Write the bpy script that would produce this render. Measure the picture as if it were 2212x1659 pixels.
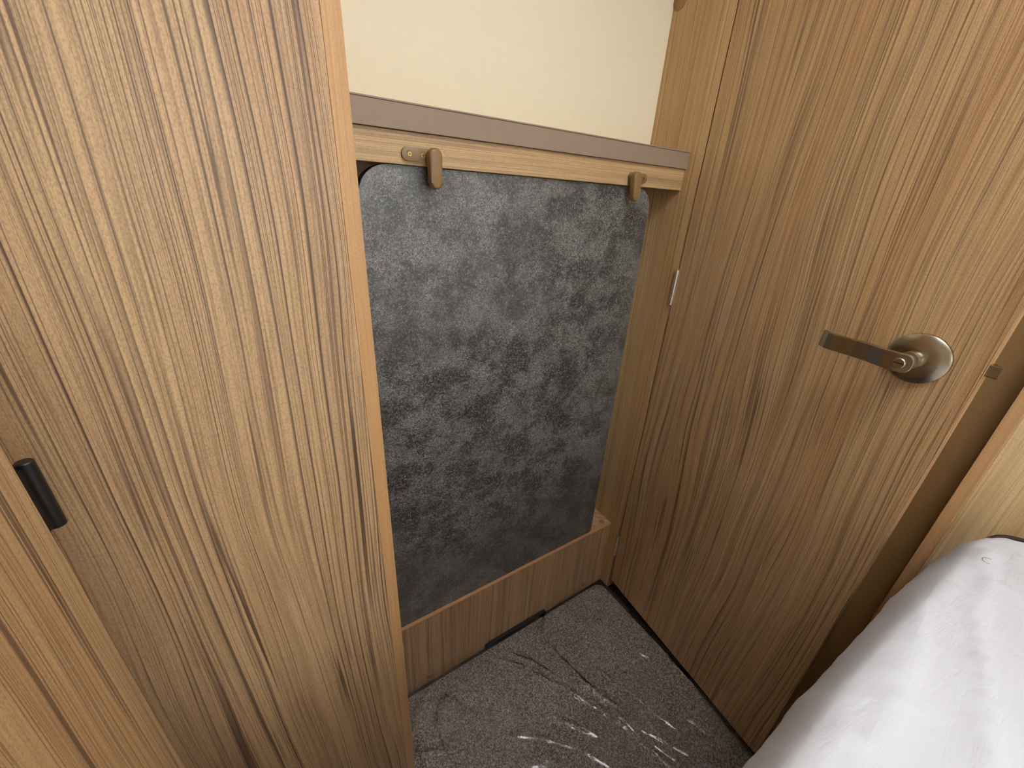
import bpy, bmesh, math, random
from mathutils import Vector, Matrix, noise

# ------------------------------------------------------------------ scene, camera, light
scene = bpy.context.scene
C = scene.collection
for o in list(bpy.data.objects):
    bpy.data.objects.remove(o, do_unlink=True)

CAM_Z = 1.2195
cam_data = bpy.data.cameras.new('camera')
cam_data.sensor_fit = 'HORIZONTAL'
cam_data.sensor_width = 36.0
cam_data.lens = 865.2 / 2212.0 * 36.0
cam_data.clip_start = 0.01
cam = bpy.data.objects.new('camera', cam_data)
C.objects.link(cam)
R3 = Matrix(((0.8384032, 0.1884370, -0.5114406),
             (-0.5424362, 0.3802589, -0.7491103),
             (0.0533197, 0.9054804, 0.4210253)))
cam.matrix_world = Matrix.Translation((0, 0, CAM_Z)) @ R3.to_4x4()
scene.camera = cam

scene.view_settings.view_transform = 'Standard'
scene.view_settings.look = 'None'
scene.view_settings.gamma = 1.0
scene.view_settings.use_curve_mapping = False
scene.view_settings.exposure = 0.12

world = bpy.data.worlds.new('sky')
scene.world = world
world.use_nodes = True
world.node_tree.nodes['Background'].inputs[0].default_value = (0.75, 0.86, 1.0, 1)
world.node_tree.nodes['Background'].inputs[1].default_value = 1.0


def area_light(name, loc, rot, sx, sy, power, col):
    l = bpy.data.lights.new(name, 'AREA')
    l.shape = 'RECTANGLE'
    l.size, l.size_y, l.energy, l.color = sx, sy, power, col
    o = bpy.data.objects.new(name, l)
    C.objects.link(o)
    o.location, o.rotation_euler = loc, rot
    return o


# daylight through the window behind the bed; side window and roof hatch are added
PI = math.pi
area_light('daylight_rear_window', (0.15, -1.50, 1.42), (PI / 2, 0, 0), 1.25, 0.62, 7.5, (0.94, 0.97, 1.0))
area_light('added_side_light', (1.05, -0.82, 1.45), (PI / 2, 0, PI / 2), 0.9, 0.62, 4.5, (0.94, 0.97, 1.0))  # added unseen source, lights the near cabinet from the right
area_light('added_overhead_light', (0.42, -0.16, 2.05), (0, 0, 0), 0.5, 0.5, 9, (0.95, 0.97, 1.0))  # added unseen overhead source, brightens the floor and lower parts


# ------------------------------------------------------------------ node helpers
def new_mat(name):
    m = bpy.data.materials.new(name)
    m.use_nodes = True
    nt = m.node_tree
    b = nt.nodes['Principled BSDF']
    return m, nt, b


class N:
    """small node-graph writer"""
    def __init__(self, nt):
        self.nt = nt

    def _in(self, sock, v):
        if isinstance(v, bpy.types.NodeSocket):
            self.nt.links.new(v, sock)
        elif v is not None:
            sock.default_value = v

    def math(self, op, a, b=None, c=None, clamp=False):
        n = self.nt.nodes.new('ShaderNodeMath')
        n.operation, n.use_clamp = op, clamp
        self._in(n.inputs[0], a)
        self._in(n.inputs[1], b)
        self._in(n.inputs[2], c)
        return n.outputs[0]

    def comb(self, x, y, z):
        n = self.nt.nodes.new('ShaderNodeCombineXYZ')
        for i, v in enumerate((x, y, z)):
            self._in(n.inputs[i], v)
        return n.outputs[0]

    def noise(self, vec, scale=1.0, detail=2.0, rough=0.5, dist=0.0):
        n = self.nt.nodes.new('ShaderNodeTexNoise')
        self._in(n.inputs['Vector'], vec)
        n.inputs['Scale'].default_value = scale
        n.inputs['Detail'].default_value = detail
        n.inputs['Roughness'].default_value = rough
        n.inputs['Distortion'].default_value = dist
        return n.outputs['Fac']

    def voronoi(self, vec, scale, feature='F1'):
        n = self.nt.nodes.new('ShaderNodeTexVoronoi')
        n.feature = feature
        self._in(n.inputs['Vector'], vec)
        n.inputs['Scale'].default_value = scale
        return n.outputs['Distance']

    def ramp(self, fac, stops):
        n = self.nt.nodes.new('ShaderNodeValToRGB')
        self._in(n.inputs[0], fac)
        e = n.color_ramp.elements
        while len(e) < len(stops):
            e.new(0.5)
        for i, (p, col) in enumerate(stops):
            e[i].position = p
            e[i].color = (*col, 1) if len(col) == 3 else col
        return n.outputs[0]

    def mix(self, fac, a, b, mode='MIX'):
        n = self.nt.nodes.new('ShaderNodeMix')
        n.data_type, n.blend_type = 'RGBA', mode
        self._in(n.inputs[0], fac)
        self._in(n.inputs[6], a)
        self._in(n.inputs[7], b)
        return n.outputs[2]

    def smooth(self, v, lo, hi):
        n = self.nt.nodes.new('ShaderNodeMapRange')
        n.interpolation_type = 'SMOOTHSTEP'
        self._in(n.inputs[0], v)
        n.inputs[1].default_value, n.inputs[2].default_value = lo, hi
        return n.outputs[0]

    def bump(self, h, strength, dist, bsdf):
        n = self.nt.nodes.new('ShaderNodeBump')
        n.inputs['Strength'].default_value = strength
        n.inputs['Distance'].default_value = dist
        self._in(n.inputs['Height'], h)
        self.nt.links.new(n.outputs[0], bsdf.inputs['Normal'])

    def obj(self):
        t = self.nt.nodes.new('ShaderNodeTexCoord')
        s = self.nt.nodes.new('ShaderNodeSeparateXYZ')
        self.nt.links.new(t.outputs['Object'], s.inputs[0])
        return t.outputs['Object'], s.outputs[0], s.outputs[1], s.outputs[2]


def srgb(r, g, b):
    f = lambda c: (c / 255 / 12.92) if c / 255 <= 0.04045 else ((c / 255 + 0.055) / 1.055) ** 2.4
    return (f(r), f(g), f(b))


def wood(name, seed, grain='z', rings=95.0, wander=0.03, light=(214, 178, 134), mid=(196, 157, 113),
         dark=(140, 103, 76), line=0.6, fine=0.5, rough=0.42, streak=0.5):
    m, nt, b = new_mat(name)
    g = N(nt)
    _, x, y, z = g.obj()
    if grain == 'z':
        u, v = g.math('ADD', x, y), z
    elif grain == 'x':
        u, v = g.math('ADD', z, y), x
    else:
        u, v = g.math('ADD', z, x), y
    u = g.math('ADD', u, seed * 3.17)
    # slow wander of the figure along the board
    vec = lambda a, c, k: g.comb(g.math('MULTIPLY', a, c[0]), g.math('MULTIPLY', v, c[1]), seed + k)
    w1 = g.noise(vec(u, (4.0, 1.0), 0), 1, 2, 0.4)
    w2 = g.noise(vec(u, (24.0, 5.0), 4), 1, 1)
    u2 = g.math('ADD', u, g.math('MULTIPLY', g.math('SUBTRACT', w1, 0.5), wander * 2))
    u2 = g.math('ADD', u2, g.math('MULTIPLY', g.math('SUBTRACT', w2, 0.5), wander * 0.10))
    # uneven spacing of the growth lines
    sp = g.noise(vec(u2, (26.0, 0.15), 9), 1, 3, 0.6)

    def lines(freq, jitter, width, k, lo, hi):
        r = g.math('FRACT', g.math('ADD', g.math('MULTIPLY', u2, freq), g.math('MULTIPLY', sp, jitter)))
        prof = g.math('MULTIPLY', g.smooth(r, 1.0 - width * 1.7, 1.0), 1.0)          # slow rise, then a crisp end
        prof = g.math('MAXIMUM', prof, g.math('SUBTRACT', 1.0, g.smooth(r, 0.0, width * 0.5)))
        vis_ = g.smooth(g.noise(vec(u2, (freq * 0.55, 1.1), k), 1, 2), lo, hi)
        return g.math('MULTIPLY', prof, vis_)

    l1 = lines(rings * 0.26, 5.0, 0.085, 11, 0.38, 0.54)      # few strong lines
    l2 = lines(rings, 16.0, 0.16, 12, 0.32, 0.52)             # regular thin lines
    l3 = lines(rings * 2.3, 30.0, 0.24, 13, 0.36, 0.60)       # faint lines between
    f1 = g.noise(vec(u2, (500.0, 9.0), 1), 1, 3, 0.65)
    f2 = g.noise(vec(u2, (1100.0, 420.0), 6), 1, 2, 0.6)
    f3 = g.noise(vec(u2, (120.0, 0.9), 7), 1, 3, 0.6)
    t1 = g.noise(vec(u2, (40.0, 0.4), 3), 1, 3, 0.6)
    t2 = g.noise(vec(u2, (11.0, 0.7), 5), 1, 2)
    col = g.ramp(t1, [(0.30, srgb(*mid)), (0.52, srgb(*[(a * 0.6 + c * 0.4) for a, c in zip(light, mid)])), (0.72, srgb(*light))])
    pink = tuple(min(1, c * k) for c, k in zip(srgb(*mid), (1.05, 0.96, 0.92)))
    col = g.mix(g.math('MULTIPLY', g.smooth(t2, 0.44, 0.62), 0.6), col, (*pink, 1))
    D = (*srgb(*dark), 1)
    col = g.mix(g.math('MULTIPLY', g.smooth(f3, 0.48, 0.68), streak * 0.5), col, D)
    col = g.mix(g.math('MULTIPLY', g.smooth(f1, 0.48, 0.34), 0.20), col, (*srgb(*[min(255, c + 14) for c in light]), 1))
    col = g.mix(g.math('MULTIPLY', g.smooth(f1, 0.50, 0.68), fine * 0.5), col, D)
    col = g.mix(g.math('MULTIPLY', l3, fine * 0.7), col, D)
    col = g.mix(g.math('MULTIPLY', l2, line * 0.85), col, D)
    col = g.mix(g.math('MULTIPLY', l1, line), col, D)
    col = g.mix(g.math('MULTIPLY', g.smooth(f2, 0.46, 0.62), 0.26), col, D)
    nt.links.new(col, b.inputs['Base Color'])
    b.inputs['Roughness'].default_value = rough
    b.inputs['Specular IOR Level'].default_value = 0.45
    h = g.math('ADD', g.math('MULTIPLY', f1, 0.6), g.math('MULTIPLY', f2, 0.4))
    g.bump(h, 0.22, 0.0006, b)
    return m


def plain(name, col, rough=0.5, metal=0.0, spec=0.5, bump=None, var=0.06):
    m, nt, b = new_mat(name)
    g = N(nt)
    o, x, y, z = g.obj()
    n = g.noise(o, 60, 3)
    a = tuple(c * (1 - var) for c in col)
    c2 = tuple(min(1, c * (1 + var)) for c in col)
    nt.links.new(g.ramp(n, [(0.3, a), (0.7, c2)]), b.inputs['Base Color'])
    b.inputs['Roughness'].default_value = rough
    b.inputs['Metallic'].default_value = metal
    b.inputs['Specular IOR Level'].default_value = spec
    if bump:
        g.bump(g.noise(o, bump[0], 2), bump[1], bump[2], b)
    return m


def slate():
    m, nt, b = new_mat('dark_stone_laminate')
    g = N(nt)
    o, x, y, z = g.obj()
    p = g.comb(x, z, 0.0)
    blotch = g.noise(p, 6.5, 6, 0.65, 0.3)
    mid = g.noise(p, 70, 4, 0.7, 0.8)
    fine = g.noise(p, 260, 3, 0.7, 1.2)
    crack = g.math('ABSOLUTE', g.math('SUBTRACT', g.noise(p, 190, 2, 0.6, 2.2), 0.5))
    ridge = g.math('SUBTRACT', 1.0, g.smooth(crack, 0.0, 0.06))
    patch = g.smooth(g.noise(p, 13, 5, 0.7), 0.42, 0.58)
    base = g.ramp(blotch, [(0.34, srgb(42, 43, 44)), (0.5, srgb(58, 58, 57)), (0.66, srgb(80, 79, 76))])
    tint = g.mix(g.math('MULTIPLY', g.smooth(g.noise(p, 4.3, 3), 0.45, 0.6), 0.5), base, (*srgb(66, 62, 58), 1))
    col = g.mix(g.math('MULTIPLY', g.smooth(mid, 0.51, 0.40), 0.6), tint, (*srgb(46, 47, 47), 1))
    col = g.mix(g.math('MULTIPLY', g.smooth(fine, 0.50, 0.40), 0.75), col, (*srgb(30, 31, 31), 1))
    col = g.mix(g.math('MULTIPLY', g.smooth(fine, 0.52, 0.61), 0.6), col, (*srgb(138, 136, 131), 1))
    col = g.mix(g.math('MULTIPLY', g.math('MULTIPLY', ridge, patch), 0.85), col, (*srgb(166, 164, 158), 1))
    sp = g.noise(p, 380, 2, 0.6, 1.5)
    spots = g.math('MULTIPLY', g.smooth(sp, 0.60, 0.70), g.smooth(g.noise(p, 45, 3), 0.50, 0.62))
    col = g.mix(g.math('MULTIPLY', spots, 0.85), col, (*srgb(205, 203, 197), 1))
    nt.links.new(col, b.inputs['Base Color'])
    b.inputs['Roughness'].default_value = 0.37
    b.inputs['Specular IOR Level'].default_value = 1.0
    g.bump(g.math('ADD', fine, ridge), 0.25, 0.0006, b)
    return m


def carpet_mat():
    m, nt, b = new_mat('grey_brown_loop_carpet')
    g = N(nt)
    o, x, y, z = g.obj()
    n1 = g.noise(o, 300, 2, 0.7, 0.8)
    n2 = g.noise(o, 130, 2)
    n3 = g.noise(o, 7, 3)
    col = g.ramp(n1, [(0.38, srgb(84, 74, 67)), (0.50, srgb(134, 121, 110)), (0.62, srgb(192, 178, 165))])
    col = g.mix(g.math('MULTIPLY', g.smooth(n2, 0.45, 0.65), 0.30), col, (*srgb(92, 82, 74), 1))
    col = g.mix(g.math('MULTIPLY', g.smooth(n3, 0.4, 0.7), 0.2), col, (*srgb(148, 135, 122), 1))
    nt.links.new(col, b.inputs['Base Color'])
    b.inputs['Roughness'].default_value = 0.95
    b.inputs['Specular IOR Level'].default_value = 0.1
    g.bump(n1, 0.4, 0.002, b)
    return m


def sheet_mat():
    m, nt, b = new_mat('white_cotton_sheet')
    g = N(nt)
    o, x, y, z = g.obj()
    nt.links.new(g.ramp(g.noise(o, 3, 3), [(0.3, srgb(196, 197, 203)), (0.7, srgb(204, 205, 210))]), b.inputs['Base Color'])
    b.inputs['Roughness'].default_value = 0.85
    b.inputs['Sheen Weight'].default_value = 0.15
    b.inputs['Specular IOR Level'].default_value = 0.2
    weave = g.noise(o, 900, 2)
    soft = g.noise(g.comb(g.math('MULTIPLY', x, 14.0), g.math('MULTIPLY', y, 46.0), g.math('MULTIPLY', z, 30.0)), 1, 4, 0.6, 1.2)
    g.bump(g.math('ADD', g.math('MULTIPLY', weave, 0.05), soft), 0.35, 0.004, b)
    return m


def film_mat():
    m = bpy.data.materials.new('clear_plastic_film')
    m.use_nodes = True
    nt = m.node_tree
    nt.nodes.clear()
    out = nt.nodes.new('ShaderNodeOutputMaterial')
    mixs = nt.nodes.new('ShaderNodeMixShader')
    tr = nt.nodes.new('ShaderNodeBsdfTransparent')
    tr.inputs[0].default_value = (0.97, 0.97, 0.97, 1)
    gl = nt.nodes.new('ShaderNodeBsdfGlossy')
    gl.inputs['Roughness'].default_value = 0.20
    fr = nt.nodes.new('ShaderNodeFresnel')
    fr.inputs[0].default_value = 1.75
    g = N(nt)
    o, x, y, z = g.obj()
    bp = nt.nodes.new('ShaderNodeBump')
    bp.inputs['Strength'].default_value = 0.12
    bp.inputs['Distance'].default_value = 0.004
    nt.links.new(g.noise(o, 26, 3, 0.6, 1.5), bp.inputs['Height'])
    nt.links.new(bp.outputs[0], gl.inputs['Normal'])
    nt.links.new(bp.outputs[0], fr.inputs['Normal'])
    nt.links.new(fr.outputs[0], mixs.inputs[0])
    nt.links.new(tr.outputs[0], mixs.inputs[1])
    nt.links.new(gl.outputs[0], mixs.inputs[2])
    nt.links.new(mixs.outputs[0], out.inputs[0])
    return m


def brushed(name, col, rough=0.28):
    m, nt, b = new_mat(name)
    g = N(nt)
    o, x, y, z = g.obj()
    n = g.noise(g.comb(g.math('MULTIPLY', x, 60.0), g.math('MULTIPLY', y, 60.0), g.math('MULTIPLY', z, 900.0)), 1, 2)
    nt.links.new(g.ramp(n, [(0.3, tuple(c * 0.9 for c in col)), (0.7, col)]), b.inputs['Base Color'])
    b.inputs['Metallic'].default_value = 1.0
    b.inputs['Roughness'].default_value = rough
    g.bump(n, 0.05, 0.0003, b)
    return m


M = {
    'ward': wood('wood_wardrobe', 1.3, rings=215, wander=0.035, light=(207, 172, 128), mid=(187, 150, 109), dark=(84, 61, 50), line=0.95, fine=0.6, streak=0.4),
    'near': wood('wood_near_cabinet', 7.9, rings=190, wander=0.045, light=(208, 175, 129), mid=(188, 152, 108), dark=(92, 67, 52), line=0.92, fine=0.5, streak=0.4),
    'door': wood('wood_door', 4.1, rings=170, wander=0.045, light=(213, 176, 128), mid=(192, 152, 106), dark=(98, 71, 53), line=0.8, fine=0.55, streak=0.7),
    'wall': wood('wood_wall_strip', 2.2, rings=230, wander=0.01, light=(212, 177, 125), mid=(192, 153, 104), dark=(122, 92, 64), line=0.6, fine=0.6, streak=0.6),
    'plinth': wood('wood_plinth', 5.5, rings=170, wander=0.02, light=(204, 166, 122), mid=(184, 145, 105), dark=(112, 82, 58), line=0.65, fine=0.5, streak=0.9),
    'rail': wood('wood_rail', 3.4, grain='x', rings=280, wander=0.008, light=(212, 178, 131), mid=(188, 153, 108), dark=(118, 90, 66), line=0.6, fine=0.5, streak=0.9),
    'pale': wood('wood_bedside_panel_painted_sun', 6.7, rings=160, wander=0.03, light=(228, 203, 158), mid=(214, 184, 136), dark=(160, 128, 96), line=0.5, fine=0.4, streak=0.4),  # paler wood tones stand in for sunlight on this panel
    'band': wood('wood_edge_band', 8.8, rings=300, wander=0.008, light=(203, 160, 110), mid=(190, 145, 95), dark=(158, 114, 72), line=0.25, fine=0.3, streak=0.25),
    'bandy': wood('wood_edge_band_along', 9.6, grain='x', rings=300, wander=0.008, light=(196, 150, 106), mid=(180, 134, 92), dark=(148, 106, 70), line=0.25, fine=0.3, streak=0.25),
    'cream': plain('cream_wall_board', srgb(236, 225, 194), 0.6, bump=(420, 0.12, 0.0006), var=0.012),
    'white': plain('white_ceiling_board', srgb(240, 238, 232), 0.6, var=0.01),
    'taupe': plain('taupe_edging', srgb(146, 125, 105), 0.55, bump=(700, 0.15, 0.0004), var=0.02),
    'brown': plain('brown_door_frame', srgb(168, 128, 80), 0.5, var=0.03),
    'clip': plain('bronze_brown_plastic', srgb(132, 103, 64), 0.42, var=0.03),
    'cap': plain('brown_screw_cap', srgb(150, 110, 66), 0.5, var=0.05),
    'brass': brushed('brass_screw', srgb(196, 160, 104), 0.35),
    'steel': brushed('satin_nickel', srgb(178, 166, 146), 0.27),
    'chrome': brushed('chrome_hinge', srgb(225, 225, 225), 0.28),
    'black': plain('black_metal', srgb(24, 22, 21), 0.4, var=0.1),
    'rubber': plain('black_rubber', srgb(20, 20, 21), 0.6, var=0.1),
    'vinyl': plain('dark_vinyl', srgb(34, 31, 29), 0.55, var=0.15),
    'inside': plain('cupboard_interior', srgb(150, 120, 88), 0.6, var=0.05),
    'slate': slate(),
    'slate_edge': plain('black_table_edging', srgb(30, 30, 31), 0.5, var=0.1),
    'carpet': carpet_mat(),
    'sheet': sheet_mat(),
    'piping_gap_shade': plain('maroon_piping_gap_shade', srgb(52, 32, 30), 0.8, var=0.1),  # piping colour, dark enough to double as the gap's shadow
    'film': film_mat(),
    'hair': plain('dark_fibre', srgb(60, 48, 40), 0.7),
}
# window glass
mg, ntg, bg = new_mat('window_glass')
bg.inputs['Transmission Weight'].default_value = 1.0
bg.inputs['Roughness'].default_value = 0.0
bg.inputs['IOR'].default_value = 1.05
_g = N(ntg)
ntg.links.new(_g.ramp(_g.noise(_g.obj()[0], 2, 1), [(0.0, (0.97, 0.98, 0.98)), (1.0, (1, 1, 1))]), bg.inputs['Base Color'])
M['glass'] = mg


# ------------------------------------------------------------------ mesh helpers
def box(bm, x0, x1, y0, y1, z0, z1, bev=0.0, seg=2):
    r = bmesh.ops.create_cube(bm, size=1.0)
    vs = r['verts']
    for v in vs:
        v.co = Vector(((x0 + x1) / 2 + v.co.x * (x1 - x0), (y0 + y1) / 2 + v.co.y * (y1 - y0), (z0 + z1) / 2 + v.co.z * (z1 - z0)))
    if bev > 0:
        es = list({e for v in vs for e in v.link_edges})
        bmesh.ops.bevel(bm, geom=es, offset=bev, segments=seg, affect='EDGES', profile=0.5)
    return bm


def bx(*a, **k):
    return box(bmesh.new(), *a, **k)


def prism(bm, pts, d0, d1, axis='y', bev=0.0, seg=2):
    """2D outline extruded along an axis: 'y' -> pts are (x,z); 'z' -> (x,y); 'x' -> (y,z)"""
    def co(p, d):
        return {'y': (p[0], d, p[1]), 'z': (p[0], p[1], d), 'x': (d, p[0], p[1])}[axis]
    a = [bm.verts.new(co(p, d0)) for p in pts]
    b = [bm.verts.new(co(p, d1)) for p in pts]
    n = len(pts)
    f0 = bm.faces.new(a)
    f1 = bm.faces.new(b[::-1])
    for i in range(n):
        bm.faces.new((a[i], b[i], b[(i + 1) % n], a[(i + 1) % n]))
    if bev > 0:
        es = list({e for f in (f0, f1) for e in f.edges})
        bmesh.ops.bevel(bm, geom=es, offset=bev, segments=seg, affect='EDGES', profile=0.5)
    bmesh.ops.recalc_face_normals(bm, faces=bm.faces)
    return bm


def rrect(x0, x1, y0, y1, r, n=8):
    """rounded rectangle outline; r = radius for (bl, br, tr, tl)"""
    if not isinstance(r, tuple):
        r = (r,) * 4
    out = []
    for (cx, cy, rr, a0) in ((x0, y0, r[0], 180), (x1, y0, r[1], 270), (x1, y1, r[2], 0), (x0, y1, r[3], 90)):
        sx = 1 if cx == x0 else -1
        sy = 1 if cy == y0 else -1
        for i in range(n + 1):
            a = math.radians(a0 + 90 * i / n)
            out.append((cx + sx * rr + rr * math.cos(a), cy + sy * rr + rr * math.sin(a)))
    return out


def lathe(bm, prof, o, ax, n=40):
    """profile [(radius, height)] turned round axis ax from origin o"""
    ax = Vector(ax).normalized()
    t = ax.orthogonal().normalized()
    s = ax.cross(t)
    rings = []
    for r, h in prof:
        if r < 1e-6:
            rings.append([bm.verts.new(Vector(o) + ax * h)])
        else:
            rings.append([bm.verts.new(Vector(o) + ax * h + t * r * math.cos(2 * PI * i / n) + s * r * math.sin(2 * PI * i / n)) for i in range(n)])
    for a, b in zip(rings, rings[1:]):
        for i in range(n):
            j = (i + 1) % n
            if len(a) == 1 and len(b) == 1:
                continue
            if len(a) == 1:
                bm.faces.new((a[0], b[i], b[j]))
            elif len(b) == 1:
                bm.faces.new((a[i], b[0], a[j]))
            else:
                bm.faces.new((a[i], b[i], b[j], a[j]))
    bmesh.ops.recalc_face_normals(bm, faces=bm.faces)
    return bm


def tube(bm, pts, r, n=10):
    pts = [Vector(p) for p in pts]
    rings = []
    for i, p in enumerate(pts):
        d = (pts[min(i + 1, len(pts) - 1)] - pts[max(i - 1, 0)]).normalized()
        t = d.cross(Vector((0.123, 0.31, 0.94))).normalized()
        s = d.cross(t)
        rings.append([bm.verts.new(p + (t * math.cos(2 * PI * k / n) + s * math.sin(2 * PI * k / n)) * r) for k in range(n)])
    for a, b in zip(rings, rings[1:]):
        for k in range(n):
            bm.faces.new((a[k], a[(k + 1) % n], b[(k + 1) % n], b[k]))
    bm.faces.new(rings[0][::-1])
    bm.faces.new(rings[-1])
    bmesh.ops.recalc_face_normals(bm, faces=bm.faces)
    return bm


def obj(name, bm, mat, parent=None, origin=None, smooth=None, mw=None):
    """link one mesh object; vertices are given in world space and stored about origin / the parent's location"""
    org = Vector(origin) if origin is not None else Vector((0, 0, 0))
    me = bpy.data.meshes.new(name)
    if parent is not None and origin is None:
        org = Vector(parent.get('_o', (0, 0, 0)))
    bmesh.ops.translate(bm, verts=bm.verts, vec=-org)
    if smooth is not None:
        for f in bm.faces:
            f.smooth = True
        for e in bm.edges:
            e.smooth = not (len(e.link_faces) == 2 and e.calc_face_angle(0) > math.radians(smooth))
    bm.to_mesh(me)
    bm.free()
    me.materials.append(M[mat])
    o = bpy.data.objects.new(name, me)
    C.objects.link(o)
    if parent is None:
        o.location = org
        o['_o'] = tuple(org)
    else:
        o.parent = parent
        o.location = org - Vector(parent.get('_o', (0, 0, 0)))
        o['_o'] = tuple(org)
    return o


def thing(name, label, cat, loc, group=None):
    o = bpy.data.objects.new(name, None)
    o.empty_display_size = 0.05
    C.objects.link(o)
    o.location = loc
    o['_o'] = tuple(loc)
    o['label'], o['category'] = label, cat
    if group:
        o['group'] = group
    return o


def tag(o, label, cat, group=None, kind=None):
    o['label'], o['category'] = label, cat
    if group:
        o['group'] = group
    if kind:
        o['kind'] = kind
    return o


def struct(name, bm, mat, label, cat, origin=(0, 0, 0), smooth=None):
    return tag(obj(name, bm, mat, None, origin, smooth), label, cat, kind='structure')


# ------------------------------------------------------------------ dimensions (metres, camera stands at x=0, y=0)
XW = 0.8664            # face of the wood wall on the right
Y_RAIL, Y_SHELF, Y_BOARD, Y_BACK = 0.6385, 0.6335, 0.6455, 0.7494
Y_SEAM = 0.5992        # hinge line of the door
Z_S1, Z_S0, Z_RAIL, Z_PL = 1.3285, 1.2967, 1.2545, 0.2642
Y_WARD, XS0, XS1 = 0.400, 0.0841, 0.0989
CEIL = 2.02
RX0, RX1, RY0 = -1.35, 1.00, -1.45

# ------------------------------------------------------------------ setting
struct('floor', bx(RX0 - .05, RX1 + .6, RY0 - .05, 0.80, -0.04, 0.0), 'vinyl', 'dark vinyl floor seen in the gaps round the carpet', 'floor')
struct('wall_back', bx(RX0 - .05, XW + 0.6, Y_BACK, Y_BACK + 0.03, 0.0, CEIL), 'cream', 'plain cream wall above the taupe edged ledge', 'wall')


def holed(axis, a0, a1, b0, b1, ha0, ha1, hb0, hb1, d0, d1):
    """a slab with one rectangular hole, as four bars in one mesh"""
    bm = bmesh.new()
    for (p0, p1, q0, q1) in ((a0, ha0, b0, b1), (ha1, a1, b0, b1), (ha0, ha1, b0, hb0), (ha0, ha1, hb1, b1)):
        if axis == 'y':
            box(bm, p0, p1, d0, d1, q0, q1)
        elif axis == 'x':
            box(bm, d0, d1, p0, p1, q0, q1)
        else:
            box(bm, p0, p1, q0, q1, d0, d1)
    return bm


struct('wall_rear', holed('y', RX0 - .05, RX1 + .6, 0, CEIL, -0.48, 0.78, 1.10, 1.74, RY0 - 0.03, RY0), 'cream', 'cream wall with a wide window across the bed', 'wall')
struct('wall_left', bx(RX0 - 0.03, RX0, RY0, Y_BACK, 0, CEIL), 'cream', 'cream side wall beyond the foot of the bed', 'wall')
struct('ceiling', holed('z', RX0 - .05, RX1 + .6, RY0 - .05, 0.80, 0.15, 0.69, -0.43, 0.11, CEIL, CEIL + 0.02), 'white', 'white ceiling with a hole for the added roof hatch over the bed edge', 'ceiling')
for nm, ax, h, d, lab in (('window_1', 'y', (-0.48, 0.78, 1.10, 1.74), RY0, 'wide framed window in the rear wall across the bed'),
                          ('added_window_2', 'x', (-1.28, -0.36, 1.13, 1.77), RX1 + 0.03, 'unseen side window added at the head of the bed for light from the right'),
                          ('added_hatch_3', 'z', (0.15, 0.69, -0.43, 0.11), CEIL + 0.03, 'unseen square roof hatch added above the edge of the bed for overhead light')):
    fr = struct(nm, holed(ax, h[0], h[1], h[2], h[3], h[0] + .03, h[1] - .03, h[2] + .03, h[3] - .03, d - 0.04, d + 0.01), 'white', lab, 'window')
    a0, a1, b0, b1 = h[0] + .03, h[1] - .03, h[2] + .03, h[3] - .03
    if ax == 'y':
        pb = bx(a0, a1, d - .03, d - .027, b0, b1)
    elif ax == 'x':
        pb = bx(d - .03, d - .027, a0, a1, b0, b1)
    else:
        pb = bx(a0, a1, b0, b1, d - .03, d - .027)
    obj('pane', pb, 'glass', fr)

# wood wall with the door opening: strip beside the recess, lintel over the door
wr = bx(XW, XW + 0.03, Y_SEAM + 0.0015, Y_BACK, 0.0, CEIL, bev=0.001)
wallr = struct('wall_right', wr, 'wall', 'light wood wall strip between the recess and the door', 'wall')
obj('lintel', bx(XW, XW + 0.03, 0.031, Y_SEAM, 1.93, CEIL), 'wall', wallr)
bmc = lathe(bmesh.new(), [(0.0155, 0), (0.0155, 0.0015), (0.013, 0.0028), (0, 0.0030)], (XW - 0.0001, 0.7345, 1.5565 + 0.045 + 0.006), (-1, 0, 0), 28)
obj('screw_cap', bmc, 'cap', wallr, smooth=40)
# frame on the strike side, and the board edge beside the bed
struct('trim_1', bx(0.925, 0.965, 0.0300, 0.115, 0.0, CEIL, bev=0.002), 'brown', 'flat brown door frame strip beside the open edge of the door', 'door frame')
post = struct('trim_2', bx(0.8925, 1.0, 0.0152, 0.0303, 0.0, CEIL), 'wall', 'upright board with a honey brown edge between door frame and bedside panel', 'trim')
obj('edge_band', bx(0.8900, 0.8925, 0.0152, 0.0303, 0.0, CEIL, bev=0.0006), 'band', post)
struct('wall_bedside', holed('x', RY0, 0.0152, 0.0, CEIL, -1.28, -0.36, 1.13, 1.77, RX1, RX1 + 0.03), 'pale', 'wood panel at the head of the bed, its sunlight painted as paler wood', 'wall')
struct('wall_washroom', bx(XW + 0.6, XW + 0.63, RY0, Y_BACK + .03, 0, CEIL), 'cream', 'cream wall of the washroom behind the door', 'wall')

# ------------------------------------------------------------------ door, standing a little ajar
ANG = 0.1036
DW = 0.5378
dd = Vector((-math.sin(ANG), -math.cos(ANG), 0))
dn = Vector((-math.cos(ANG), math.sin(ANG), 0))
hinge = Vector((XW, Y_SEAM, 0))
# local frame of the door: x = along the leaf from the hinge, y = into the leaf (away from us), z = up
DM = Matrix(((dd.x, -dn.x, 0, hinge.x), (dd.y, -dn.y, 0, hinge.y), (0, 0, 1, 0), (0, 0, 0, 1)))
DZ0, DZ1 = 0.045, 1.92


def door_part(name, bm, mat, parent, smooth=None):
    o = obj(name, bm, mat, None, (0, 0, 0), smooth)
    o.parent = parent
    return o


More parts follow.
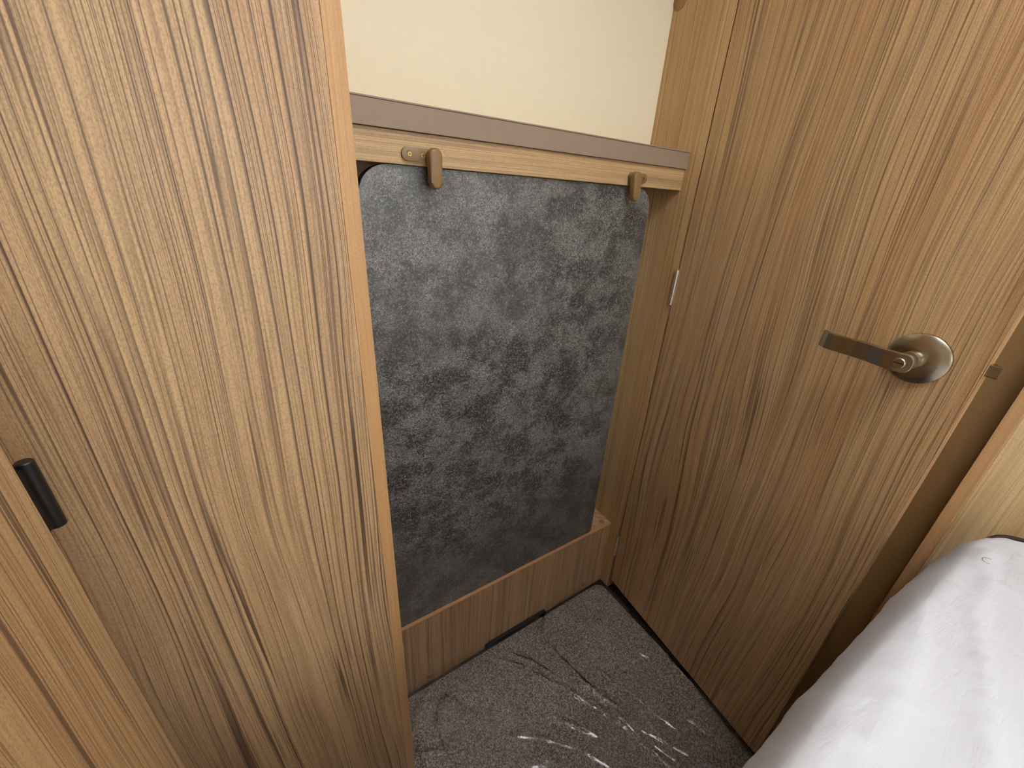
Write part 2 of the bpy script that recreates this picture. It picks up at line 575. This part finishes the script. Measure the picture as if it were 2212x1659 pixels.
door = obj('door_1', bx(0.0015, DW - 0.0012, 0.0, 0.019, DZ0, DZ1, bev=0.0008), 'door', None, (0, 0, 0))
bmesh_flip = door.data
door.matrix_world = DM
tag(door, 'wood grain door standing slightly ajar with a lever handle', 'door', kind='structure')
door_part('edge_band', bx(DW - 0.0012, DW, 0.0, 0.019, DZ0, DZ1, bev=0.0005), 'door', door)
# hinges on the seam
for z0, z1 in ((0.9578, 1.0406), (0.1115, 0.1965)):
    z0 += 0.045
    z1 += 0.045
    r = 0.0044
    h = bmesh.new()
    L = z1 - z0
    for a, b in ((0, 0.255), (0.265, 0.735), (0.745, 1.0)):
        lathe(h, [(0, z0 + a * L), (r, z0 + a * L), (r, z0 + b * L), (0, z0 + b * L)], (0, -0.0022, 0), (0, 0, 1), 14)
    hp = door_part('hinge', h, 'chrome', door, 35)
    door_part('hinge_pin', lathe(bmesh.new(), [(0, z0 + 0.001), (r * 0.62, z0 + 0.001), (r * 0.62, z1 - 0.001), (0, z1 - 0.001)], (0, -0.0022, 0), (0, 0, 1), 12), 'black', hp)
# rosette with lever
HU, HZ = 0.4685, 0.9905 + 0.045
ros = door_part('door_handle', lathe(bmesh.new(), [(0, 0.0105), (0.012, 0.0105), (0.026, 0.0090), (0.0345, 0.0062), (0.0372, 0.0040), (0.0378, 0.0), (0, 0)], (HU, 0, HZ), (0, -1, 0), 64), 'steel', door, 30)
LZ = HZ + 0.001
neck = door_part('neck', lathe(bmesh.new(), [(0.0128, 0.008), (0.0128, 0.034), (0.0122, 0.0348), (0.0122, 0.0358), (0.0128, 0.0366), (0.0128, 0.052)], (HU, 0, LZ), (0, -1, 0), 40), 'steel', ros, 40)
# lever blade: bent flat bar, path in (u, depth)
path = [(HU + 0.0145, -0.0565), (HU - 0.004, -0.0590), (HU - 0.022, -0.0570), (HU - 0.040, -0.0520), (HU - 0.060, -0.0500), (HU - 0.092, -0.0495), (HU - 0.1005, -0.0480), (HU - 0.1075, -0.0435), (HU - 0.1120, -0.0385)]
lv = bmesh.new()
th = 0.0058
rows = []
for i, (u, d) in enumerate(path):
    a = Vector(path[max(i - 1, 0)])
    b = Vector(path[min(i + 1, len(path) - 1)])
    t = (b - a).normalized()
    nn = Vector((-t.y, t.x))
    if nn.y > 0:
        nn = -nn
    hw = 0.0132 if i > 1 else 0.0138
    rows.append([lv.verts.new((u + nn.x * k * th / 2, d + nn.y * k * th / 2, LZ + s * hw)) for k, s in ((1, 1), (1, -1), (-1, -1), (-1, 1))])
for a, b in zip(rows, rows[1:]):
    for k in range(4):
        lv.faces.new((a[k], a[(k + 1) % 4], b[(k + 1) % 4], b[k]))
lv.faces.new(rows[0][::-1])
lv.faces.new(rows[-1])
# round the knob end of the blade
end_edges = [e for e in lv.edges if all(v.co.x > HU + 0.012 for v in e.verts) and abs(e.verts[0].co.z - e.verts[1].co.z) < 1e-5]
bmesh.ops.bevel(lv, geom=end_edges, offset=0.0115, segments=8, affect='EDGES', profile=0.5)
bmesh.ops.recalc_face_normals(lv, faces=lv.faces)
lev = door_part('lever', lv, 'steel', ros)
bm_ = lev.modifiers.new('bevel', 'BEVEL')
bm_.width, bm_.segments, bm_.limit_method, bm_.angle_limit = 0.0012, 2, 'ANGLE', math.radians(50)
btn = lathe(bmesh.new(), [(0.0074, 0.056), (0.0074, 0.0632), (0.0066, 0.0640), (0, 0.0640)], (HU + 0.0005, 0, LZ), (0, -1, 0), 28)
btn = door_part('turn_button', btn, 'steel', ros, 35)
door_part('button_slot', bx(HU - 0.0050, HU + 0.0060, -0.0645, -0.0638, LZ - 0.0006, LZ + 0.0006), 'black', ros)
lb = bmesh.new()
prism(lb, [(DW - 0.002, 0.003), (DW + 0.0125, 0.003), (DW + 0.0125, 0.006), (DW + 0.004, 0.016), (DW - 0.002, 0.016)], 0.998 - 0.008 + 0.045, 0.998 + 0.0085 + 0.045, axis='z', bev=0.0006)
door_part('latch_bolt', lb, 'steel', door)

# ------------------------------------------------------------------ wardrobe on the left
w = thing('wardrobe', 'tall wood grain wardrobe with honey brown edge strip left of the recess', 'wardrobe', (-0.25, 0.56, 0.0))
obj('side_panel', bx(XS0, XS1, Y_WARD + 0.0015, Y_BACK - 0.001, 0.0, CEIL), 'band', w, origin=(XS0, Y_WARD, 0))
obj('edge_band', bx(XS0, XS1, Y_WARD, Y_WARD + 0.0015, 0.0, CEIL), 'band', w, origin=(XS0, Y_WARD, 0))
obj('body', bx(-1.30, XS0 - 0.001, Y_WARD + 0.018, Y_BACK - 0.001, 0.0, CEIL), 'inside', w)
wd = obj('wardrobe_door', bx(-0.66, XS0 - 0.0004, Y_WARD - 0.0010, Y_WARD + 0.016, 0.03, CEIL - 0.02, bev=0.0006), 'ward', w, origin=(-0.66, Y_WARD, 0.03))


def bar_handle(parent, x, y, z0, z1, axis='z', r=0.0058):
    """small black T bar: bar plus stem; y is the bar axis"""
    a = bmesh.new()
    if axis == 'z':
        c = r * 0.16
        lathe(a, [(0, 0), (r - c, 0), (r, c), (r, z1 - z0 - c), (r - c, z1 - z0), (0, z1 - z0)], (x, y, z0), (0, 0, 1), 24)
        zc = (z0 + z1) / 2
    h = obj('handle', a, 'black', parent, smooth=35)
    lathe_ = lathe(bmesh.new(), [(0.0045, 0), (0.0045, Y_WARD - y - 0.0015), (0.007, Y_WARD - y - 0.001), (0.007, Y_WARD - y), (0, Y_WARD - y)], (x, y, zc), (0, 1, 0), 16)
    obj('handle_stem', lathe_, 'black', h, smooth=35)
    return h


bar_handle(wd, 0.0185, 0.372, 0.262, 0.317, r=0.0072)

# near cabinet whose side panel cuts the lower left corner
nc = thing('bedside_cabinet', 'waist-high wood cabinet nearest the camera at the lower left corner', 'cabinet', (-0.40, 0.20, 0.0))
obj('side_panel', bx(-0.1555, -0.1395, 0.050, 0.330, 0.0, 1.130, bev=0.0025, seg=3), 'near', nc, origin=(-0.155, 0.05, 0))
obj('body', bx(-0.66, -0.1555, 0.052, 0.328, 0.0, 1.118), 'inside', nc)
obj('top', bx(-0.66, -0.1555, 0.050, 0.330, 1.118, 1.130, bev=0.001), 'near', nc)
hr = 0.0050
hb = obj('handle', lathe(bmesh.new(), [(0, 0), (hr - .0008, 0), (hr, .0008), (hr, 0.0552), (hr - .0008, 0.056), (0, 0.056)], (-0.1468, 0.358, 0.9865), (0, 0, 1), 24), 'black', nc, smooth=35)
obj('handle_stem', bx(-0.1515, -0.1468, 0.330, 0.358, 0.9895, 1.0395, bev=0.001), 'black', hb)

# ------------------------------------------------------------------ ledge over the recess with its rail
sh = thing('ledge', 'wood ledge with a thick taupe front edge over the dark table top', 'shelf', (0.48, 0.70, Z_RAIL))
obj('shelf_board', bx(XS1 + 0.0005, XW - 0.0005, Y_SHELF + 0.002, Y_BACK - 0.0005, Z_S0 + 0.0005, Z_S1 - 0.001), 'rail', sh)
obj('edge_strip', bx(XS1 + 0.0005, XW - 0.0005, Y_SHELF, Y_SHELF + 0.002, Z_S0, Z_S1, bev=0.0007), 'taupe', sh)
obj('edge_lip', bx(XS1 + 0.0005, XW - 0.0005, Y_SHELF - 0.0012, Y_SHELF + 0.003, Z_S1, Z_S1 + 0.0018), 'taupe', sh)
obj('rail', bx(XS1 + 0.0005, XW - 0.0005, Y_RAIL, Y_RAIL + 0.016, Z_RAIL, Z_S0, bev=0.0012), 'rail', sh)


def turn_clip(xp, side, zc, label, tilt):
    """brown turn clip: screw plate on the rail and a rounded tongue hanging over the table top"""
    t = thing('turn_clip', label, 'clip', (xp, Y_RAIL, zc), 'turn clips on the rail')
    s = side
    x0, x1 = sorted((xp + s * 0.045, xp - s * 0.009))
    obj('plate', prism(bmesh.new(), rrect(x0, x1, zc - 0.0088, zc + 0.0088, 0.0086), Y_RAIL - 0.0042, Y_RAIL, 'y', bev=0.0006), 'clip', t, smooth=35)
    for k in (0.0335, 0.0135):
        sx = xp + s * k
        sc = obj('screw', lathe(bmesh.new(), [(0, 0.0), (0.0030, 0.0), (0.0033, 0.0004), (0.0033, 0.002), (0, 0.002)], (sx, Y_RAIL - 0.0050, zc), (0, 1, 0), 20), 'brass', t, smooth=35)
        cr = bmesh.new()
        box(cr, sx - 0.0016, sx + 0.0016, Y_RAIL - 0.0053, Y_RAIL - 0.0048, zc - 0.0004, zc + 0.0004)
        box(cr, sx - 0.0004, sx + 0.0004, Y_RAIL - 0.0053, Y_RAIL - 0.0048, zc - 0.0016, zc + 0.0016)
        obj('screw_slot', cr, 'black', sc)
        obj('countersink', lathe(bmesh.new(), [(0.0036, 0), (0.0050, 0), (0.0050, 0.0006), (0.0036, 0.0006), (0.0036, 0)], (sx, Y_RAIL - 0.0046, zc), (0, 1, 0), 24), 'clip', sc)
    # tongue
    pts = []
    for (cx, cz, rr, a0, a1) in ((0, 0, 0.0108, 0, 180), (0, -0.0345, 0.0092, 180, 360)):
        for i in range(13):
            a = math.radians(a0 + (a1 - a0) * i / 12)
            pts.append((cx + rr * math.cos(a), cz + rr * math.sin(a)))
    bmt = prism(bmesh.new(), pts, -0.0215, -0.0065, 'y', bev=0.0046, seg=4)
    bmesh.ops.rotate(bmt, cent=(0, 0, 0), matrix=Matrix.Rotation(tilt, 3, 'Y'), verts=bmt.verts)
    bmesh.ops.translate(bmt, verts=bmt.verts, vec=(xp, Y_RAIL, zc - 0.0005))
    obj('tongue', bmt, 'clip', t, smooth=50)
    obj('pivot', lathe(bmesh.new(), [(0.0075, 0), (0.0075, 0.0035)], (xp, Y_RAIL - 0.0072, zc), (0, 1, 0), 20), 'clip', t, smooth=40)
    return t


turn_clip(0.266, -1, 1.2685, 'brown turn clip with two screws showing, beside the wardrobe', -0.03)
turn_clip(0.698, 1, 1.2700, 'brown turn clip at the right end of the rail near the door', -0.10)

# ------------------------------------------------------------------ stored table top
tt = thing('table_top', 'dark grey stone-look table top standing upright in the recess', 'table top', (0.47, 0.657, Z_PL))
bt = prism(bmesh.new(), rrect(0.1585, 0.779, Z_PL + 0.0005, 1.2535, (0.006, 0.006, 0.045, 0.045), 12), Y_BOARD, Y_BOARD + 0.001, 'y')
obj('laminate_face', bt, 'slate', tt)
bt = prism(bmesh.new(), rrect(0.158, 0.7795, Z_PL, 1.2540, (0.006, 0.006, 0.0455, 0.0455), 12), Y_BOARD + 0.001, Y_BOARD + 0.022, 'y', bev=0.0006)
obj('core', bt, 'slate_edge', tt, smooth=35)

# ------------------------------------------------------------------ boxed plinth under the table top
pl = thing('plinth_box', 'low boxed wood plinth carrying the dark table top', 'plinth', (0.48, 0.69, 0.0))
obj('front_panel', bx(XS1 + .0005, XW - .0005, Y_RAIL - 0.0008, Y_RAIL + 0.015, 0.0, Z_PL - 0.0012, bev=0.0004), 'plinth', pl)
obj('top_edge', bx(XS1 + .0005, XW - .0005, Y_RAIL - 0.0012, Y_RAIL + 0.0150, Z_PL - 0.0022, Z_PL - 0.0002, bev=0.0004), 'bandy', pl)
obj('top_board', bx(XS1 + .0005, XW - .0005, Y_RAIL + 0.0150, Y_BACK - 0.0005, Z_PL - 0.016, Z_PL - 0.0002), 'plinth', pl)
for x, z in ((0.2202, 0.0270), (0.7839, 0.0260)):
    obj('screw_cap', lathe(bmesh.new(), [(0.0085, 0), (0.0085, 0.001), (0.007, 0.0022), (0, 0.0024)], (x, Y_RAIL - 0.0007, z), (0, -1, 0), 22), 'cap', pl, smooth=40)
obj('screw_cap', lathe(bmesh.new(), [(0.0095, 0), (0.0095, 0.001), (0.008, 0.0022), (0, 0.0024)], (0.842, 0.660, Z_PL - 0.0003), (0, 0, 1), 22), 'cap', pl, smooth=40)

# black strip standing between plinth and carpet
vs = prism(bmesh.new(), [(0.392, 0.0), (0.612, 0.0), (0.612, 0.0225), (0.606, 0.0240), (0.404, 0.0240), (0.392, 0.0180)], Y_RAIL - 0.0110, Y_RAIL - 0.0015, 'y', bev=0.001)
tag(obj('edge_strip', vs, 'rubber', None, (0.5, 0.632, 0)), 'short flat black strip at the foot of the plinth', 'strip')

# ------------------------------------------------------------------ carpet and the plastic film over it
CX0, CX1, CY0, CY1, CT = 0.112, 0.845, 0.045, 0.622, 0.0145
cp = thing('carpet', 'grey brown fleck carpet mat on the floor under clear plastic', 'carpet', (0.48, 0.33, 0.0))
obj('pile', prism(bmesh.new(), rrect(CX0, CX1, CY0, CY1, (0.01, 0.01, 0.030, 0.01), 10), 0.0035, CT, 'z', bev=0.004, seg=3), 'carpet', cp, smooth=60)
obj('backing', prism(bmesh.new(), rrect(CX0 - .002, CX1 + .002, CY0 - .002, CY1 + .002, (0.01, 0.01, 0.031, 0.01), 10), 0.0, 0.0035, 'z'), 'rubber', cp)

RIDGES = [
    (0.0060, 0.0050, [(0.577, 0.627), (0.552, 0.557), (0.564, 0.495), (0.583, 0.398), (0.601, 0.31), (0.619, 0.219), (0.631, 0.16)]),
    (0.0055, 0.0045, [(0.434, 0.592), (0.487, 0.527), (0.521, 0.463), (0.535, 0.4), (0.566, 0.344), (0.598, 0.276), (0.616, 0.189)]),
    (0.0045, 0.0040, [(0.391, 0.599), (0.438, 0.549), (0.457, 0.53)]),
    (0.0070, 0.0050, [(0.465, 0.373), (0.496, 0.337), (0.532, 0.292)]),
    (0.0040, 0.0040, [(0.752, 0.437), (0.771, 0.389), (0.794, 0.349)]),
    (0.0030, 0.0040, [(0.127, 0.491), (0.155, 0.489), (0.187, 0.472)]),
    (0.0050, 0.0050, [(0.571, 0.461), (0.589, 0.367), (0.619, 0.311), (0.619, 0.241), (0.657, 0.154)]),
    (0.0060, 0.0050, [(0.836, 0.331), (0.838, 0.285), (0.84, 0.242)]),
    (0.0040, 0.0040, [(0.75, 0.207), (0.76, 0.187), (0.765, 0.151)]),
    (0.0045, 0.0045, [(0.47, 0.50), (0.52, 0.43), (0.56, 0.37), (0.60, 0.29), (0.65, 0.22), (0.70, 0.13)]),
    (0.0040, 0.0040, [(0.62, 0.47), (0.64, 0.40), (0.67, 0.33), (0.69, 0.25), (0.72, 0.17)]),
    (0.0035, 0.0040, [(0.33, 0.42), (0.40, 0.37), (0.47, 0.30), (0.52, 0.22)]),
    (0.0090, 0.0060, [(0.569, 0.632), (0.591, 0.616), (0.584, 0.588)]),
]


def ridge_h(x, y):
    h = 0.0
    for amp, wd_, pl_ in RIDGES:
        best, tt_ = 9, 0
        n = len(pl_) - 1
        for i in range(n):
            ax, ay = pl_[i]
            bx_, by_ = pl_[i + 1]
            dx, dy = bx_ - ax, by_ - ay
            t = max(0, min(1, ((x - ax) * dx + (y - ay) * dy) / (dx * dx + dy * dy)))
            d = math.hypot(x - ax - t * dx, y - ay - t * dy)
            if d < best:
                best, tt_ = d, (i + t) / n
        if best < 0.03:
            k = 0.55 + 0.45 * noise.noise((x * 26, y * 26, amp * 900))
            h = max(h, amp * k * math.exp(-(best / wd_) ** 2) * min(1, 6 * tt_ + .3, 6 * (1 - tt_) + .3))
    return h


fx0, fx1, fy0, fy1 = 0.106, 0.857, 0.055, 0.630
nx, ny = 380, 290
fb = bmesh.new()
gridv = []
for j in range(ny + 1):
    row = []
    for i in range(nx + 1):
        x = fx0 + (fx1 - fx0) * i / nx
        y = fy0 + (fy1 - fy0) * j / ny
        z = CT + 0.0016 + ridge_h(x, y)
        near = sum(math.exp(-(math.hypot(x - cx_, y - cy_) / cr_) ** 2) for cx_, cy_, cr_ in ((0.55, 0.53, .07), (0.58, 0.40, .06), (0.60, 0.30, .05), (0.62, .2, .05), (0.45, .57, .05), (0.50, .34, .04), (0.15, .48, .04)))
        cr1 = max(0, 1 - 3.2 * abs(noise.noise((x * 30 + y * 18, y * 22 - x * 30, 5.0))))
        z += 0.0013 * min(1, near) * cr1 ** 2
        cr2 = max(0, 1 - 3.5 * abs(noise.noise((x * 9 + y * 5, y * 6 - x * 8, 9.0))))
        z += 0.0022 * cr2 ** 3
        z += 0.0012 + 0.0030 * noise.noise((x * 15, y * 17, 1.0)) + 0.0006 * noise.noise((x * 70, y * 50, 3.0))
        z = max(z, CT + 0.0004)
        row.append(fb.verts.new((x, y, z)))
    gridv.append(row)
for j in range(ny):
    for i in range(nx):
        fb.faces.new((gridv[j][i], gridv[j][i + 1], gridv[j + 1][i + 1], gridv[j + 1][i]))
tag(obj('plastic_film', fb, 'film', None, (0.35, 0.33, CT), smooth=80), 'clear crinkled plastic film lying over the carpet', 'plastic film')

# ------------------------------------------------------------------ bed
BX0, BX1, BY0, BY1 = -0.92, 0.982, -1.43, 0.030
BT = 0.785             # top of the mattress
bed = thing('bed', 'bed with white fitted sheet on the mattress beside the door', 'bed', (0.03, -0.70, 0.0))
obj('bed_base', bx(BX0 + 0.02, BX1 - 0.02, BY0 + 0.02, BY1 - 0.035, 0.0, 0.60, bev=0.004), 'inside', bed)


def contour(inset, rc, xs):
    """rounded rectangle at an inset; xs = arc samples (0..1 per side) -> list of (x, y, nx, ny)"""
    x0, x1, y0, y1 = BX0 + inset, BX1 - inset, BY0 + inset, BY1 - inset
    r = max(rc - inset, 0.004)
    out = []
    dens = xs
    # far side (y1) from left to right, corner, right side going down, corner, near side, corner, left side, corner
    for t in dens[0]:
        out.append((x0 + r + (x1 - x0 - 2 * r) * t, y1, 0, 1))
    for k in range(1, 16):
        a = math.radians(90 - 90 * k / 16)
        out.append((x1 - r + r * math.cos(a), y1 - r + r * math.sin(a), math.cos(a), math.sin(a)))
    for t in dens[1]:
        out.append((x1, y1 - r - (y1 - y0 - 2 * r) * t, 1, 0))
    for k in range(1, 5):
        a = math.radians(-90 * k / 5)
        out.append((x1 - r + r * math.cos(a), y0 + r + r * math.sin(a), math.cos(a), math.sin(a)))
    for t in dens[2]:
        out.append((x1 - r - (x1 - x0 - 2 * r) * t, y0, 0, -1))
    for k in range(1, 5):
        a = math.radians(-90 - 90 * k / 5)
        out.append((x0 + r + r * math.cos(a), y0 + r + r * math.sin(a), math.cos(a), math.sin(a)))
    for t in dens[3]:
        out.append((x0, y0 + r + (y1 - y0 - 2 * r) * t, -1, 0))
    for k in range(1, 5):
        a = math.radians(180 - 90 * k / 5)
        out.append((x0 + r + r * math.cos(a), y1 - r + r * math.sin(a), math.cos(a), math.sin(a)))
    return out


lin = lambda n: [i / n for i in range(n + 1)]
dense0 = [0.55 * i / 10 for i in range(10)] + [0.55 + 0.45 * i / 150 for i in range(151)]
dense1 = [0.35 * i / 70 for i in range(70)] + [0.35 + 0.65 * i / 12 for i in range(13)]
DENS = (dense0, dense1, lin(14), lin(10))


def fold(x, y, s):
    """wrinkles of the sheet"""
    v = 0.0
    p = (x * 5 + y * 3, y * 26 - x * 7, 0.3)
    v += 0.0040 * noise.noise(p)
    a = 1 - abs(noise.noise((x * 4.0 - y * 2.0, y * 17 - x * 5.5, 4.7))) * 2.2
    v += 0.0052 * max(0, a) ** 4
    b = 1 - abs(noise.noise((x * 9 + y * 9, y * 11 - x * 14, 8.1))) * 2.4
    v += 0.0026 * max(0, b) ** 4
    # pulls radiating from the corner
    ca, cb = BX1 - 0.10, BY1 - 0.05
    rr_ = math.hypot(x - ca, y - cb)
    th_ = math.atan2(y - cb, x - ca)
    v += 0.0022 * math.exp(-(rr_ / 0.11) ** 2) * math.sin(th_ * 9 + rr_ * 8)
    return v * s * 0.75


def taper(x, y):
    return -0.024 * max(0.0, min(1.0, (x - 0.46) / 0.40)) * max(0.0, min(1.0, (y + 0.45) / 0.4))


prof = []                                   # (inset, z) from underneath, out round the side, over the edge and inwards
for k in range(5):
    prof.append((0.050 - 0.050 * k / 4 if k < 4 else 0.0, 0.602 + 0.010 * k))
prof += [(0.0, 0.652), (-0.002, 0.668), (-0.0025, 0.684), (-0.0015, 0.700)]
RE = 0.030
prof += [(0.0030, 0.716), (0.0062, 0.730), (0.0098, 0.743), (0.0138, 0.755), (0.0178, 0.765), (0.0214, 0.7722), (0.0244, 0.7765), (0.0278, 0.7792), (0.0320, 0.7808), (0.0370, 0.7820)]
RE = 0.037
for k in range(1, 61):
    s = k / 60
    prof.append((RE + 0.0075 * k, BT - 0.003 + 0.003 * min(1, s * 4)))
for ins in (0.56, 0.62, 0.68):
    prof.append((ins, BT))
mb = bmesh.new()
rings = []
for pi_, (ins, z) in enumerate(prof):
    ring = []
    for (x, y, nx_, ny_) in contour(ins, 0.12, DENS):
        wgt = 1.0 if ins > RE * 0.9 else 0.45
        f = fold(x, y, wgt)
        up = max(0.0, min(1.0, (ins - 0.0) / RE))
        # long soft swell of the side
        sw = 0.003 * math.sin(x * 9 + 0.8) * (1 - up) if ny_ > 0.5 else 0
        ty = taper(x, y)
        ring.append(mb.verts.new((x + nx_ * (f + sw) * (1 - up), y + ty + ny_ * (f + sw) * (1 - up), z + f * up)))
    rings.append(ring)
for a, b in zip(rings, rings[1:]):
    n = len(a)
    for i in range(n):
        j = (i + 1) % n
        mb.faces.new((a[i], a[j], b[j], b[i]))
mb.faces.new(rings[0][::-1])
mb.faces.new(rings[-1])
bmesh.ops.recalc_face_normals(mb, faces=mb.faces)
matt = obj('mattress', mb, 'sheet', bed, smooth=70)
# dark mattress piping, its colour also painting the shadow of the gap behind
pts = []
for (x, y, a, b) in contour(0.0185, 0.12, (lin(60), lin(40), lin(30), lin(30))):
    if a > 0.25 and b >= -0.01 and y > -1.2:
        k = max(0.0, (b - 0.75) / 0.25)
        pts.append((x + a * (0.0022 - 0.004 * k), y + b * (0.0022 - 0.006 * k) + taper(x, y), 0.7745 - 0.016 * k))
obj('piping_gap_shade', tube(bmesh.new(), pts, 0.0032, 8), 'piping_gap_shade', matt, smooth=60)
# stray curled fibre on the sheet
hp = []
for k in range(14):
    a = k / 13
    hp.append((0.8145 + 0.008 * math.cos(a * 3.9), -0.038 + 0.006 * math.sin(a * 3.9) + 0.003 * a, BT + 0.0015))
tag(obj('stray_hair', tube(bmesh.new(), hp, 0.00025, 5), 'hair', None, hp[0]), 'short curled dark hair lying on the white sheet', 'hair')

# ------------------------------------------------------------------ ceiling lamp over the edge of the bed
cl = thing('ceiling_light', 'round white ceiling light above the middle of the bed', 'light', (0.42, -0.56, CEIL))
obj('housing', lathe(bmesh.new(), [(0, 0), (0.122, 0), (0.120, 0.012), (0.108, 0.015), (0.108, 0.010), (0, 0.010)], (0.42, -0.56, CEIL), (0, 0, -1), 40), 'white', cl, smooth=35)
lamp = bpy.data.lights.new('ceiling_lamp', 'AREA')
lamp.shape, lamp.size, lamp.energy, lamp.color = 'DISK', 0.16, 4.0, (1.0, 0.98, 0.95)
lo = bpy.data.objects.new('ceiling_lamp', lamp)
C.objects.link(lo)
lo.location = (0.42, -0.56, CEIL - 0.017)

for o in bpy.data.objects:
    if '_o' in o:
        del o['_o']
